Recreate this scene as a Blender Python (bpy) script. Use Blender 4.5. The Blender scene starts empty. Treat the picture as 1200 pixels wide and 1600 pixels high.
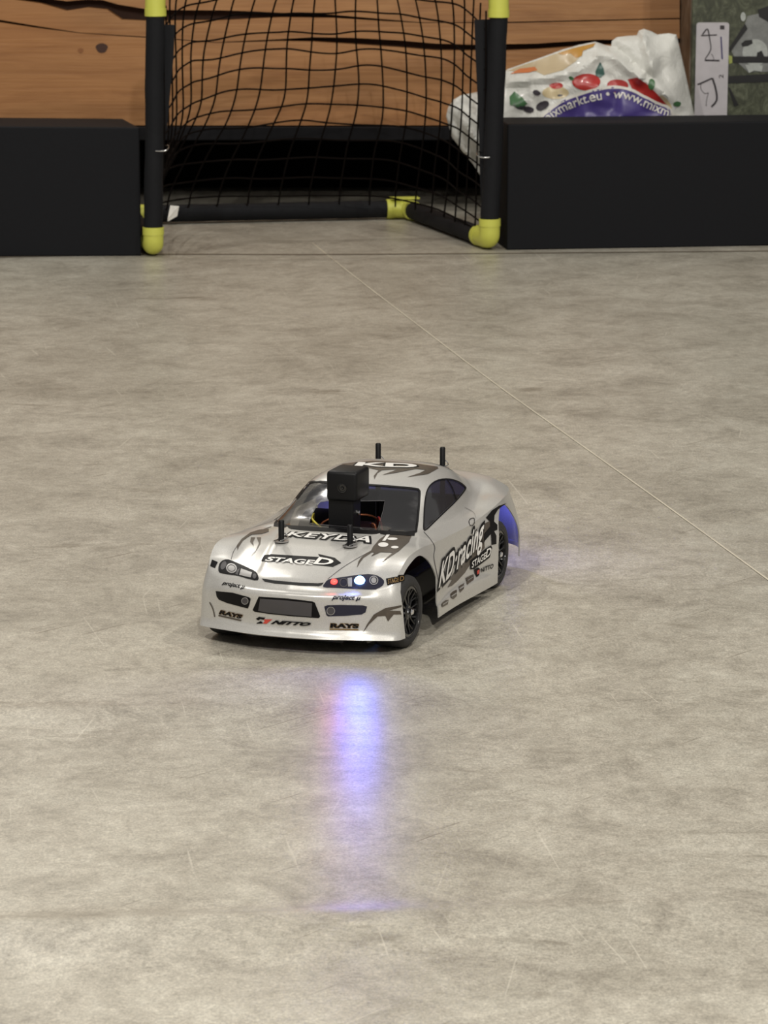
import bpy, bmesh, math, random
import numpy as np
from mathutils import Vector, Matrix, noise
from mathutils.bvhtree import BVHTree
from mathutils.geometry import delaunay_2d_cdt
random.seed(7)
S = bpy.context.scene
COL = S.collection
R = math.radians

# ------------------------------------------------------------------ camera
FPX, HORIZON, CAM_H = 5540.0, -306.0, 0.7185          # focal length (px of 1200x1600), horizon row, height (m)
PITCH = math.atan((800 - HORIZON) / FPX)
cam = bpy.data.cameras.new('camera'); camo = bpy.data.objects.new('camera', cam); COL.objects.link(camo)
camo.location = (0, 0, CAM_H); camo.rotation_euler = (math.pi / 2 - PITCH, 0, 0)
cam.sensor_fit = 'VERTICAL'; cam.sensor_height = 24; cam.lens = FPX / 1600 * 24
cam.clip_start = 0.05; cam.clip_end = 60
cam.dof.use_dof = True; cam.dof.focus_distance = 3.12; cam.dof.aperture_fstop = 26
S.camera = camo
# ------------------------------------------------------------------ world, lamps, exposure
S.view_settings.view_transform = 'Standard'; S.view_settings.look = 'None'
S.view_settings.gamma = 1; S.view_settings.use_curve_mapping = False
S.view_settings.exposure = 0.0
W = bpy.data.worlds.new('room_light'); S.world = W; W.use_nodes = True
W.node_tree.nodes['Background'].inputs[0].default_value = (1.0, 0.96, 0.91, 1)
W.node_tree.nodes['Background'].inputs[1].default_value = 0.24
def lamp(name, loc, power, radius, color=(1, 0.958, 0.885)):
    l = bpy.data.lights.new(name, 'POINT'); l.energy = power; l.shadow_soft_size = radius; l.color = color
    o = bpy.data.objects.new(name, l); COL.objects.link(o); o.location = loc; return o
for p_, e_ in (((1.3, 3.8, 2.6), 56), ((2.0, .7, 2.6), 98), ((-.95, 1.3, 2.6), 100), ((-1.0, 4.8, 2.6), 36), ((.3, -.4, 2.6), 150), ((-.9, 6.0, 2.5), 26)):  # last lamp is added to lay a sheen on the near floor
    lamp('ceiling_or_sheen_spot', p_, e_ * 1.42, .045)

# ------------------------------------------------------------------ pixel <-> world helpers (1200x1600 frame)
FW = Vector((0, math.cos(PITCH), -math.sin(PITCH))); UP = Vector((0, math.sin(PITCH), math.cos(PITCH)))
CAMP = Vector((0, 0, CAM_H))
def ray(px, py): return FW + Vector((1, 0, 0)) * ((px - 600) / FPX) + UP * ((800 - py) / FPX)
def ground(px, py, z=0.0):
    r = ray(px, py); return CAMP + r * ((z - CAM_H) / r.z)
def at(px, py, Y):
    r = ray(px, py); return CAMP + r * (Y / r.y)

# ------------------------------------------------------------------ materials
def lin(c):
    return tuple((v / 12.92 if v <= .04045 else ((v + .055) / 1.055) ** 2.4) for v in c)
def rgb(r, g, b): return lin((r / 255, g / 255, b / 255)) + (1,)
class N:
    def __init__(s, name):
        s.m = bpy.data.materials.new(name); s.m.use_nodes = True; s.t = s.m.node_tree
        s.b = s.t.nodes['Principled BSDF']; s.pos = None
    def n(s, typ, **kw):
        x = s.t.nodes.new('ShaderNode' + typ)
        for k, v in kw.items():
            if k.startswith('i_'): 
                key = k[2:]; key = int(key) if key.isdigit() else key.replace('_', ' ')
                x.inputs[key].default_value = v
            else: setattr(x, k, v)
        return x
    def l(s, a, b): s.t.links.new(a, b)
    def coords(s, scale=(1, 1, 1), rot=(0, 0, 0), space='Object'):
        tc = s.n('TexCoord'); mp = s.n('Mapping'); mp.inputs['Scale'].default_value = scale; mp.inputs['Rotation'].default_value = rot
        s.l(tc.outputs[space], mp.inputs[0]); return mp.outputs[0]
    def along(s, ang, lx, ly):
        """coordinates for a pattern stretched along a direction (features lx long, ly wide)"""
        tc = s.n('TexCoord'); mp = s.n('Mapping', vector_type='TEXTURE'); mp.inputs['Scale'].default_value = (lx, ly, 1)
        mp.inputs['Rotation'].default_value = (0, 0, R(ang)); s.l(tc.outputs['Object'], mp.inputs[0]); return mp.outputs[0]
    def noise(s, vec, scale, detail=6, rough=.6, dist=0):
        x = s.n('TexNoise'); x.inputs['Scale'].default_value = scale; x.inputs['Detail'].default_value = detail
        x.inputs['Roughness'].default_value = rough; x.inputs['Distortion'].default_value = dist
        s.l(vec, x.inputs['Vector']); return x.outputs[0]
    def ramp(s, fac, stops, interp='LINEAR'):
        x = s.n('ValToRGB'); x.color_ramp.interpolation = interp; e = x.color_ramp.elements
        while len(e) < len(stops): e.new(.5)
        for k, (p, c) in enumerate(stops): e[k].position = p; e[k].color = c if len(c) == 4 else tuple(c) + (1,)
        s.l(fac, x.inputs[0]); return x.outputs[0]
    def mix(s, fac, a, b, blend='MIX'):
        x = s.n('Mix', data_type='RGBA', blend_type=blend)
        for v, i in ((fac, 0), (a, 6), (b, 7)):
            if hasattr(v, 'links') or hasattr(v, 'is_linked'): s.l(v, x.inputs[i])
            else: x.inputs[i].default_value = v
        return x.outputs[2]
    def bump(s, h, strength=.3, dist=.001):
        x = s.n('Bump'); x.inputs['Strength'].default_value = strength; x.inputs['Distance'].default_value = dist
        s.l(h, x.inputs['Height']); s.l(x.outputs[0], s.b.inputs['Normal'])
    def set(s, **kw):
        for k, v in kw.items():
            s.b.inputs[k.replace('_', ' ')].default_value = v
        return s
def plain(name, col, rough=.5, metal=0., var=.12, nscale=60, coat=0., bump=0., spec=.5):
    m = N(name); v = m.coords()
    f = m.noise(v, nscale, 4)
    c = m.mix(f, tuple(x * (1 - var) for x in col[:3]) + (1,), tuple(min(1, x * (1 + var)) for x in col[:3]) + (1,))
    m.l(c, m.b.inputs['Base Color']); m.set(Roughness=rough, Metallic=metal, Coat_Weight=coat, Specular_IOR_Level=spec)
    if bump: m.bump(f, bump, .001)
    return m.m
def emit(name, col, strength):
    m = N(name); m.set(Base_Color=col, Roughness=.2); m.b.inputs['Emission Color'].default_value = col
    m.b.inputs['Emission Strength'].default_value = strength; return m.m

def floor_mat():
    m = N('concrete_look_vinyl'); g = m.coords((1, 1, 1))
    big = m.noise(m.along(8, 1, 1.5), 4.2, 6, .66, .5)
    mid = m.noise(m.along(-6, 1, 1.25), 15, 9, .78, .5)
    fine = m.noise(m.along(12, 1, 1.2), 95, 6, .8, .3)
    grain = m.noise(m.along(0, 1, 1.6), 480, 3, .8)
    c = m.ramp(mid, [(.34, rgb(154, 148, 136)), (.48, rgb(180, 174, 161)), (.62, rgb(196, 191, 178))])
    k = m.ramp(big, [(.38, (.84, .835, .825)), (.58, (1.02, 1.02, 1.02))])
    c = m.mix(1.0, c, k, 'MULTIPLY')
    k = m.ramp(fine, [(.32, (.76, .76, .75)), (.62, (1.09, 1.09, 1.08))])
    c = m.mix(1.0, c, k, 'MULTIPLY')
    k = m.ramp(grain, [(.32, (.66, .66, .66)), (.68, (1.28, 1.28, 1.28))])
    c = m.mix(.9, c, k, 'MULTIPLY')
    # dark ragged trowel marks gathered in patches
    msk = m.ramp(m.noise(m.coords((1, .8, 1)), 4.5, 3, .5), [(.44, (0, 0, 0)), (.62, (1, 1, 1))])
    for ang, lo, sc, ln in ((-4, .585, 16, 3.2), (48, .64, 18, 5), (-25, .65, 17, 5), (8, .62, 40, 4)):
        d = m.noise(m.along(ang, ln, 1), sc, 6, .72, .5)
        k = m.mix(1.0, m.ramp(d, [(lo, (0, 0, 0)), (lo + .10, (.62, .62, .62))]), msk, 'MULTIPLY')
        c = m.mix(k, c, rgb(104, 96, 82))
    # fine hairline scratches, mostly pointing away from the goal
    for ang, lo, sc in ((97, .70, 1.9), (104, .71, 2.3), (82, .72, 2.1), (52, .725, 1.7), (-3, .715, 2.2)):
        d = m.noise(m.along(ang, .42, .0085), sc, 2, .5, .1)
        c = m.mix(m.ramp(d, [(lo, (0, 0, 0)), (lo + .05, (.42, .42, .42))]), c, rgb(214, 208, 193))
    d = m.noise(m.along(50, .28, .010), 2.0, 2, .5, .15)
    c = m.mix(m.ramp(d, [(.70, (0, 0, 0)), (.74, (.6, .6, .6))]), c, rgb(96, 86, 72))
    m.l(c, m.b.inputs['Base Color'])
    rr = m.ramp(mid, [(.3, (.41, .41, .41)), (.7, (.31, .31, .31))]); m.l(rr, m.b.inputs['Roughness'])
    m.set(Specular_IOR_Level=.42)
    m.bump(m.noise(m.coords((1, 1, 1)), 260, 4, .7), .3, .0006)
    return m.m
def wood_mat():
    m = N('oiled_pine_log'); v = m.coords((1, 1, 7), (0, R(2), 0))
    w = m.noise(v, 3.2, 5, .6, 1.4); w2 = m.noise(m.coords((1.2, 1, 38), (0, R(3), 0)), 5, 4, .6, .5)
    big = m.noise(m.coords((1, 1, 2.2)), 2.6, 2, .5, .6)
    c = m.ramp(w, [(.3, rgb(138, 93, 53)), (.5, rgb(158, 111, 67)), (.7, rgb(173, 126, 80))])
    c = m.mix(.22, c, m.ramp(w2, [(.35, rgb(120, 80, 44)), (.62, rgb(188, 142, 92))]))
    c = m.mix(m.ramp(big, [(.4, (0, 0, 0)), (.7, (.35, .35, .35))]), c, rgb(172, 112, 58))
    m.l(c, m.b.inputs['Base Color']); m.set(Roughness=.5); m.bump(w2, .25, .002); return m.m
def paint_mat():
    m = N('silver_pearl_paint'); f = m.noise(m.coords(), 1800, 2, .5)
    c = m.ramp(f, [(.3, (.50, .49, .465)), (.7, (.66, .65, .62))]); m.l(c, m.b.inputs['Base Color'])
    m.set(Metallic=.35, Roughness=.30, Coat_Weight=.45, Coat_Roughness=.06); return m.m
def glass_mat(name, tint, alpha):
    m = N(name); m.set(Base_Color=tint, Roughness=.08, Alpha=alpha, Specular_IOR_Level=.8, Coat_Weight=.6)
    f = m.noise(m.coords(), 70, 4); r = m.ramp(f, [(.35, (.06, .06, .06)), (.7, (.2, .2, .2))]); m.l(r, m.b.inputs['Roughness'])
    return m.m
M = dict(
    floor=floor_mat(), wood=wood_mat(), paint=paint_mat(),
    gap=plain('dark_gap', rgb(58, 38, 28), .9), seam=plain('pale_seam', rgb(205, 197, 178), .5, nscale=8, var=.3),
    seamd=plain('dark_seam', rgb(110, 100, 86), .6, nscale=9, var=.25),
    blackboard=plain('matte_black_board', rgb(18, 19, 23), .7, nscale=300, var=.15, bump=.15, spec=.2),
    plinth=plain('black_plinth', rgb(20, 20, 23), .8, spec=.2, nscale=90), void=plain('black_recess', rgb(9, 9, 10), .95, spec=.1),
    foam=plain('black_foam', rgb(17, 18, 22), .78, nscale=160, var=.25, bump=.5, spec=.3),
    yellow=plain('lime_plastic', rgb(206, 208, 92), .42, nscale=40, var=.05), net=plain('black_cord', rgb(14, 9, 7), .9, spec=.1),
    metal=plain('steel_wire', (.75, .75, .75, 1), .22, 1.), chrome=plain('chrome', (.85, .86, .9, 1), .15, 1.),
    white=plain('white_label', rgb(225, 222, 214), .6), bag=None,
    black=plain('black_plastic', rgb(9, 9, 11), .48, spec=.3, var=.1, nscale=400), blackm=plain('black_matte', rgb(16, 16, 17), .6),
    tire=plain('rubber', rgb(44, 43, 43), .72, nscale=500, var=.2, bump=.2), rim=plain('gloss_black_rim', rgb(14, 14, 15), .22, coat=.6),
    chassis=plain('chassis_black', rgb(13, 13, 15), .5),
    dk=plain('decal_black', rgb(8, 7, 9), .5, spec=.2), dw=plain('decal_white', rgb(232, 230, 226), .45, coat=.08),
    db=plain('decal_bronze', rgb(84, 76, 67), .35, metal=.2, coat=.05, nscale=200, var=.3),
    dg=plain('decal_grey', rgb(70, 68, 70), .5, coat=.1), dg2=plain('decal_lightgrey', rgb(150, 148, 146), .3, coat=.5),
    dr=plain('decal_red', rgb(196, 70, 56), .45, coat=.08), dn=plain('decal_night', rgb(20, 21, 42), .4, coat=.1),
    gold=plain('decal_gold', rgb(140, 112, 70), .35, metal=.4, coat=.5),
    glass=glass_mat('smoked_windscreen', (.02, .02, .022, 1), .80), sglass=glass_mat('smoked_side_glass', (.05, .05, .055, 1), .66),
    led_r=emit('red_led', (1, .025, .02, 1), 7), led_b=emit('blue_led', (.16, .36, 1, 1), 16), led_b2=emit('blue_led_dim', (.1, .15, 1, 1), 8),
    wire_y=plain('yellow_wire', rgb(205, 190, 70), .4), wire_r=plain('red_wire', rgb(150, 40, 25), .4), copper=plain('copper', rgb(150, 90, 60), .4, .6),
    board=plain('circuit_board', rgb(60, 34, 28), .5, nscale=900, var=.6), silver=plain('dull_silver', rgb(160, 160, 160), .35, .8),
)

# ------------------------------------------------------------------ object helpers
def tag(o, label=None, cat=None, group=None, kind=None):
    if label: o['label'] = label
    if cat: o['category'] = cat
    if group: o['group'] = group
    if kind: o['kind'] = kind
    return o
def empty(name, loc=(0, 0, 0), rz=0):
    o = bpy.data.objects.new(name, None); COL.objects.link(o); o.empty_display_size = .02
    o.location = loc; o.rotation_euler = (0, 0, rz); return o
def link(name, verts, faces, mat, parent=None, smooth=False, world=False):
    me = bpy.data.meshes.new(name)
    if world and parent is not None:
        inv = wm(parent).inverted(); verts = [inv @ Vector(v) for v in verts]
    me.from_pydata([tuple(v) for v in verts], [], faces); me.validate()
    me.materials.append(mat)
    if smooth: me.polygons.foreach_set('use_smooth', [True] * len(me.polygons))
    o = bpy.data.objects.new(name, me); COL.objects.link(o)
    if parent is not None: o.parent = parent
    return o
def wm(o):
    m = o.matrix_basis.copy(); p = o.parent
    while p is not None: m = p.matrix_basis @ m; p = p.parent
    return m
class B:
    """collects shapes into one mesh"""
    def __init__(s): s.v = []; s.f = []
    def add(s, v, f):
        k = len(s.v); s.v += [Vector(p) for p in v]; s.f += [tuple(i + k for i in q) for q in f]; return s
    def box(s, lo, hi, bev=0.0, mtx=None):
        bm = bmesh.new(); bmesh.ops.create_cube(bm, size=1)
        c = (Vector(lo) + Vector(hi)) / 2; d = Vector(hi) - Vector(lo)
        for v in bm.verts: v.co = Vector((v.co.x * d.x + c.x, v.co.y * d.y + c.y, v.co.z * d.z + c.z))
        if bev: bmesh.ops.bevel(bm, geom=bm.edges[:], offset=bev, segments=3, profile=.5, affect='EDGES')
        return s.bm(bm, mtx)
    def bm(s, bm, mtx=None):
        bm.verts.index_update()
        s.add([(mtx @ v.co if mtx else v.co) for v in bm.verts], [[v.index for v in f.verts] for f in bm.faces]); bm.free(); return s
    def tube(s, pts, r, n=10, cap=True):
        pts = [Vector(p) for p in pts]; m = len(pts)
        rr = r if isinstance(r, (list, tuple)) else [r] * m
        ref = None; base = len(s.v); 
        for i, p in enumerate(pts):
            t = (pts[min(i + 1, m - 1)] - pts[max(i - 1, 0)]).normalized()
            if ref is None: ref = t.orthogonal().normalized()
            ref = (ref - t * ref.dot(t)).normalized(); q = t.cross(ref)
            for k in range(n):
                a = 2 * math.pi * k / n; s.v.append(p + (ref * math.cos(a) + q * math.sin(a)) * rr[i])
        for i in range(m - 1):
            for k in range(n):
                a = base + i * n + k; b = base + i * n + (k + 1) % n; s.f.append((a, b, b + n, a + n))
        if cap:
            s.f.append(tuple(base + k for k in range(n))[::-1]); s.f.append(tuple(base + (m - 1) * n + k for k in range(n)))
        return s
    def lathe(s, prof, n=32, axis='z', c=(0, 0, 0), closed=False):
        base = len(s.v); c = Vector(c); m = len(prof)
        for (r, h) in prof:
            for k in range(n):
                a = 2 * math.pi * k / n; x, y = r * math.cos(a), r * math.sin(a)
                s.v.append(c + (Vector((x, y, h)) if axis == 'z' else Vector((x, h, y)) if axis == 'y' else Vector((h, x, y))))
        for i in range(m if closed else m - 1):
            j = (i + 1) % m
            for k in range(n):
                s.f.append((base + i * n + k, base + i * n + (k + 1) % n, base + j * n + (k + 1) % n, base + j * n + k))
        if not closed:
            s.f.append(tuple(base + k for k in range(n))[::-1]); s.f.append(tuple(base + (m - 1) * n + k for k in range(n)))
        return s
    def prism(s, poly, fn, h0, h1):
        """poly 2D list; fn(u,v,h)->3D"""
        n = len(poly); base = len(s.v)
        for h in (h0, h1): s.v += [Vector(fn(u, v, h)) for u, v in poly]
        s.f.append(tuple(base + k for k in range(n))[::-1]); s.f.append(tuple(base + n + k for k in range(n)))
        for k in range(n): s.f.append((base + k, base + (k + 1) % n, base + n + (k + 1) % n, base + n + k))
        return s
    def obj(s, name, mat, parent=None, smooth=False, world=False):
        o = link(name, s.v, s.f, mat, parent, smooth, world)
        bm = bmesh.new(); bm.from_mesh(o.data); bmesh.ops.recalc_face_normals(bm, faces=bm.faces); bm.to_mesh(o.data); bm.free()
        if smooth: o.data.set_sharp_from_angle(angle=R(38))
        return o
def catmull(P, n, closed=False):
    P = [np.array(p, float) for p in P]; m = len(P); out = []
    for i in range(m if closed else m - 1):
        a, b, c, d = (P[(i - 1) % m] if closed or i > 0 else 2 * P[0] - P[1]), P[i], P[(i + 1) % m], (P[(i + 2) % m] if closed or i + 2 < m else 2 * P[-1] - P[-2])
        for k in range(n):
            t = k / n
            out.append(.5 * ((2 * b) + (-a + c) * t + (2 * a - 5 * b + 4 * c - d) * t * t + (-a + 3 * b - 3 * c + d) * t ** 3))
    if not closed: out.append(P[-1])
    return out
def pchip(xs, ys):
    xs = np.array(xs, float); ys = np.array(ys, float)
    if xs[0] > xs[-1]: xs, ys = xs[::-1], ys[::-1]
    h = np.diff(xs); d = np.diff(ys) / h; m = np.zeros(len(xs)); m[0], m[-1] = d[0], d[-1]
    for i in range(1, len(xs) - 1):
        if d[i - 1] * d[i] > 0:
            w1, w2 = 2 * h[i] + h[i - 1], h[i] + 2 * h[i - 1]; m[i] = (w1 + w2) / (w1 / d[i - 1] + w2 / d[i])
    def f(x):
        x = min(max(x, xs[0]), xs[-1]); i = min(int(np.searchsorted(xs, x, 'right')) - 1, len(xs) - 2); i = max(i, 0)
        t = (x - xs[i]) / h[i]
        return ((1 + 2 * t) * (1 - t) ** 2 * ys[i] + t * (1 - t) ** 2 * h[i] * m[i] + t * t * (3 - 2 * t) * ys[i + 1] + t * t * (t - 1) * h[i] * m[i + 1])
    return f
def inside(poly, x, y):
    c = False; n = len(poly)
    for i in range(n):
        x1, y1 = poly[i][0], poly[i][1]; x2, y2 = poly[(i + 1) % n][0], poly[(i + 1) % n][1]
        if (y1 > y) != (y2 > y) and x < (x2 - x1) * (y - y1) / (y2 - y1) + x1: c = not c
    return c
def resample(poly, step):
    out = []
    for i in range(len(poly)):
        a, b = Vector(poly[i][:2]), Vector(poly[(i + 1) % len(poly)][:2]); n = max(1, int((b - a).length / step))
        out += [a.lerp(b, k / n) for k in range(n)]
    return out
def tri(poly, step, hole=None):
    """dense triangulation of a 2D polygon"""
    pts = resample(poly, step); n = len(pts); edges = [(i, (i + 1) % n) for i in range(n)]
    if hole:
        hp = resample(hole, step); k = len(pts); pts += hp; edges += [(k + i, k + (i + 1) % len(hp)) for i in range(len(hp))]
    xs = [p.x for p in pts]; ys = [p.y for p in pts]; x = min(xs) + step * .5
    while x < max(xs):
        y = min(ys) + step * .5
        while y < max(ys):
            if inside(poly, x, y) and not (hole and inside(hole, x, y)): pts.append(Vector((x + random.uniform(-.05, .05) * step, y)))
            y += step
        x += step
    v, e, f, _, _, _ = delaunay_2d_cdt(pts, edges, [], 1 if not hole else 0, 1e-7)
    if hole or True:
        f = [q for q in f if (lambda c: inside(poly, c[0], c[1]) and not (hole and inside(hole, c[0], c[1])))(
            (sum(v[i][0] for i in q) / len(q), sum(v[i][1] for i in q) / len(q)))]
    return v, f
def other_side(p, off):
    h = loc_skin.ray_cast(Vector((p.x, -.3, p.z)), Vector((0, 1, 0)))
    return h[0] + Vector((0, -off, 0)) if h[0] is not None and abs(h[0].y - p.y) < .02 else p
class Surf:
    """a built surface that stickers and panes are laid onto"""
    def __init__(s, verts, faces): s.bvh = BVHTree.FromPolygons([tuple(v) for v in verts], [tuple(f) for f in faces])
    def px(s, x, y, off=.0004):
        r = ray(x, y).normalized(); h = s.bvh.ray_cast(CAMP, r)
        if h[0] is None: return None
        n = h[1]; n = n if n.dot(r) < 0 else -n
        return h[0] + n * off
    def lay(s, name, v2, f2, mat, parent, off=.0004, maxlen=.03, smooth=True, mirror=None):
        P = [s.px(a[0], a[1], off) for a in v2]
        F = [q for q in f2 if all(P[i] is not None for i in q) and max((P[q[i]] - P[q[i - 1]]).length for i in range(len(q))) < maxlen]
        V = [p if p is not None else Vector((0, 0, 0)) for p in P]
        use = sorted({i for q in F for i in q}); mp = {k: j for j, k in enumerate(use)}
        V = [V[i] for i in use]; F = [tuple(mp[i] for i in q) for q in F]
        if not F: print('EMPTY', name); return None
        o = link(name, V, F, mat, parent, smooth, world=True)
        if mirror is not None:   # same sticker on the other flank
            inv = wm(parent).inverted(); V2 = [inv @ p for p in V]; V2 = [other_side(Vector((p.x, -p.y, p.z)), off) for p in V2]
            o2 = link(name, V2, [q[::-1] for q in F], mat, parent, smooth)
        return o
    def poly(s, name, pts, mat, parent, off=.0004, step=3., curve=0, **kw):
        if curve: pts = [tuple(p) for p in catmull(pts, curve, True)]
        v, f = tri(pts, step); return s.lay(name, v, f, mat, parent, off, **kw)
    def multi(s, name, polys, mat, parent, off=.0004, step=3., curve=0, **kw):
        for pts in polys: s.poly(name, pts, mat, parent, off, step, curve, **kw)
    def multi_(s, name, polys, mat, parent, off=.0004, step=3., curve=0, **kw):
        V = []; F = []
        for pts in polys:
            if curve: pts = [tuple(p) for p in catmull(pts, curve, True)]
            v, f = tri(pts, step); k = len(V); V += list(v); F += [tuple(i + k for i in q) for q in f]
        return s.lay(name, V, F, mat, parent, off, **kw)
    def line(s, name, pts, w, mat, parent, off=.0004, curve=4, **kw):
        pts = [Vector(tuple(p)) for p in (catmull(pts, curve) if curve else pts)]; V = []; F = []
        for i, p in enumerate(pts):
            t = (pts[min(i + 1, len(pts) - 1)] - pts[max(i - 1, 0)]).normalized(); q = Vector((-t.y, t.x)) * w / 2
            V += [p + q, p - q]
            if i: k = 2 * i; F.append((k - 2, k - 1, k + 1, k))
        return s.lay(name, V, F, mat, parent, off, **kw)
def ellipse(cx, cy, rx, ry=None, n=24, a=0):
    ry = ry or rx; return [(cx + rx * math.cos(t) * math.cos(a) - ry * math.sin(t) * math.sin(a), cy + rx * math.cos(t) * math.sin(a) + ry * math.sin(t) * math.cos(a)) for t in [2 * math.pi * k / n for k in range(n)]]
def text2d(body, offset=0., shear=0., sub=.12, space=1.):
    """letters as a flat 2D mesh: verts, faces"""
    c = bpy.data.curves.new('letters', 'FONT'); c.body = body; c.offset = offset; c.shear = shear; c.resolution_u = 4; c.space_character = space
    o = bpy.data.objects.new('letters', c); COL.objects.link(o)
    bpy.context.view_layer.update()
    me = bpy.data.meshes.new_from_object(o.evaluated_get(bpy.context.evaluated_depsgraph_get()))
    bpy.data.objects.remove(o); bpy.data.curves.remove(c)
    bm = bmesh.new(); bm.from_mesh(me); bpy.data.meshes.remove(me)
    bmesh.ops.triangulate(bm, faces=bm.faces)
    for _ in range(5):
        long = [e for e in bm.edges if e.calc_length() > sub]
        if not long: break
        bmesh.ops.subdivide_edges(bm, edges=long, cuts=1); bmesh.ops.triangulate(bm, faces=bm.faces)
    bm.verts.index_update(); v = [(p.co.x, p.co.y) for p in bm.verts]; f = [tuple(q.index for q in t.verts) for t in bm.faces]; bm.free()
    return v, f
def bbox(v): return min(p[0] for p in v), min(p[1] for p in v), max(p[0] for p in v), max(p[1] for p in v)
def fit(v, quad, bb):
    """map letters to quad (TL, TR, BR, BL) in picture coordinates"""
    x0, y0, x1, y1 = bb; tl, tr, br, bl = [Vector(q) for q in quad]; out = []
    for (x, y) in v:
        a = (x - x0) / (x1 - x0); b = (y - y0) / (y1 - y0)
        out.append(bl.lerp(br, a).lerp(tl.lerp(tr, a), b))
    return out

# ================================================================== SETTING
# floor: a sheet with faint rolling ridges where the covering does not lie flat
def ridge(y, c, w): return math.exp(-((y - c) / w) ** 2)
def floor_z(x, y):
    c1 = 2.238 + .085 * x + .004 * math.sin(9 * x)
    t = 1 / (1 + math.exp((x - .02) * 12))
    d = y - c1; z = .0055 * math.exp(-(d / (.021 if d > 0 else .055)) ** 2) * (.30 + .70 * t)
    d = y - 2.79 - .03 * x; z += .002 * math.exp(-(d / (.02 if d > 0 else .04)) ** 2) / (1 + math.exp((x + .08) * 25))
    return z
xs = [-4 + .5 * i for i in range(7)] + [-.7 + .02 * i for i in range(71)] + [1 + .5 * i for i in range(7)]
ys = [-1, 0, 1, 1.6, 1.9] + [1.95 + .004 * i for i in range(240)] + [2.95, 3.2, 4, 5, 6, 7, 8]
V = [(x, y, floor_z(x, y)) for y in ys for x in xs]; nx = len(xs)
F = [(j * nx + i, j * nx + i + 1, (j + 1) * nx + i + 1, (j + 1) * nx + i) for j in range(len(ys) - 1) for i in range(nx - 1)]
fl = link('floor', V, F, M['floor'], smooth=True); tag(fl, 'grey beige concrete-look floor with scratches and a pale seam', 'floor', kind='structure')
def strip(name, pxs, w, mat, z=.0006, label=None):
    P = [ground(*p) for p in pxs]; P = [Vector(tuple(q)) for q in catmull([tuple(p) for p in P], 6)]; b = B(); V = []; F = []
    for i, p in enumerate(P):
        t = (P[min(i + 1, len(P) - 1)] - P[max(i - 1, 0)]).normalized(); q = Vector((-t.y, t.x, 0)) * w / 2
        V += [p + q + Vector((0, 0, z)), p - q + Vector((0, 0, z))]
        if i: k = 2 * i; F.append((k - 2, k - 1, k + 1, k))
    o = link(name, V, F, mat); tag(o, label, 'floor seam', kind='structure'); return o
strip('trim_1', [(488, 380), (560, 437), (650, 506), (770, 597), (900, 690), (1050, 797), (1260, 950)], .0022, M['seam'], label='thin pale seam running diagonally across the floor')
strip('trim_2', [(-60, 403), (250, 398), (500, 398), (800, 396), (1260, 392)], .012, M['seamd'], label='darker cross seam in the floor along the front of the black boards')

# back wall: a dark backing with three waney-edged planks standing proud of it
WY = 6.36
wall = B().box((-3, WY + .03, .13), (.528, WY + .12, .84)).obj('wall_back', M['gap']); tag(wall, 'orange brown wooden plank wall behind the goal', 'wall', kind='structure')
up = B().box((-3, WY + .02, .84), (.528, WY + .12, 2.6)).obj('wall_upper', plain('upper_wall', rgb(150, 147, 140), .8)); tag(up, 'plain grey wall above the wooden planks', 'wall', kind='structure')
def w2(px, py): p = at(px, py, WY); return (p.x, p.z)
c1b = [(-1500, -40), (-200, -25), (0, -6), (25, 0), (62, 5), (104, 17), (137, 12), (167, 15), (190, 31), (233, 33), (292, 32), (345, 32), (400, 29), (440, 27), (520, 28), (600, 33), (660, 36)]
c1t = [(-1500, -50), (-200, -33), (0, -16), (45, -6), (70, -3), (104, 2), (137, -1), (160, 0), (185, 7), (233, 15), (292, 16), (345, 16), (400, 18), (440, 20), (520, 23), (600, 30), (660, 35)]
c1r = [(760, 30), (900, 22), (1100, 14), (1300, 10)]
c2t = [(-1500, -10), (-200, 20), (0, 31), (60, 41), (125, 51), (240, 58), (340, 66), (440, 61), (490, 58), (550, 59), (623, 63), (680, 68), (740, 70), (793, 69), (840, 68), (932, 62), (1000, 62), (1062, 60)]
c2b = [(-1500, -7), (-200, 23), (0, 35), (60, 44), (125, 52), (240, 60), (340, 67), (440, 64), (490, 65), (550, 69), (623, 74), (680, 79), (740, 79), (793, 79), (840, 77), (932, 70), (1000, 70), (1062, 68)]
def plank(top, bot, d):
    b = B(); poly = [w2(*p) for p in bot] + [w2(*p) for p in top[::-1]]
    bm = bmesh.new(); vs = [bm.verts.new((x, WY, z)) for x, z in poly]; f = bm.faces.new(vs)
    r = bmesh.ops.extrude_face_region(bm, geom=[f]); 
    for e in r['geom']:
        if isinstance(e, bmesh.types.BMVert): e.co.y += d
    bmesh.ops.triangulate(bm, faces=[q for q in bm.faces if len(q.verts) > 4])
    b.bm(bm); o = b.obj('plank', M['wood'], wall); return o
topline = [(-1500, -420), (1062, -420)]
e1 = [(1062, 48)]
plank([(p[0], -420) for p in ((-1500, 0), (1062, 0))], c1t + [(800, 34), (1062, 28)], .032)
plank(c1b + [(800, 36), (1062, 30)], c2t, .032)
plank(c2b, [(-1500, 196), (1062, 196)], .032)
# knots
def knot(px, py, rx, rz, mat):
    c = at(px, py, WY - .0012); V = [c] + [c + Vector((rx * math.cos(a) * (1 + .1 * math.sin(3 * a)), 0, rz * math.sin(a))) for a in [2 * math.pi * k / 24 for k in range(24)]]
    return link('knot', V, [(0, k + 1, (k + 1) % 24 + 1) for k in range(24)], mat, wall)
kd = plain('knot_dark', rgb(62, 34, 22), .6); km = plain('knot_mid', rgb(138, 88, 46), .55, nscale=30)
knot(159, 75, .0105, .0085, kd); knot(126, 79, .005, .004, km)
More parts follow.
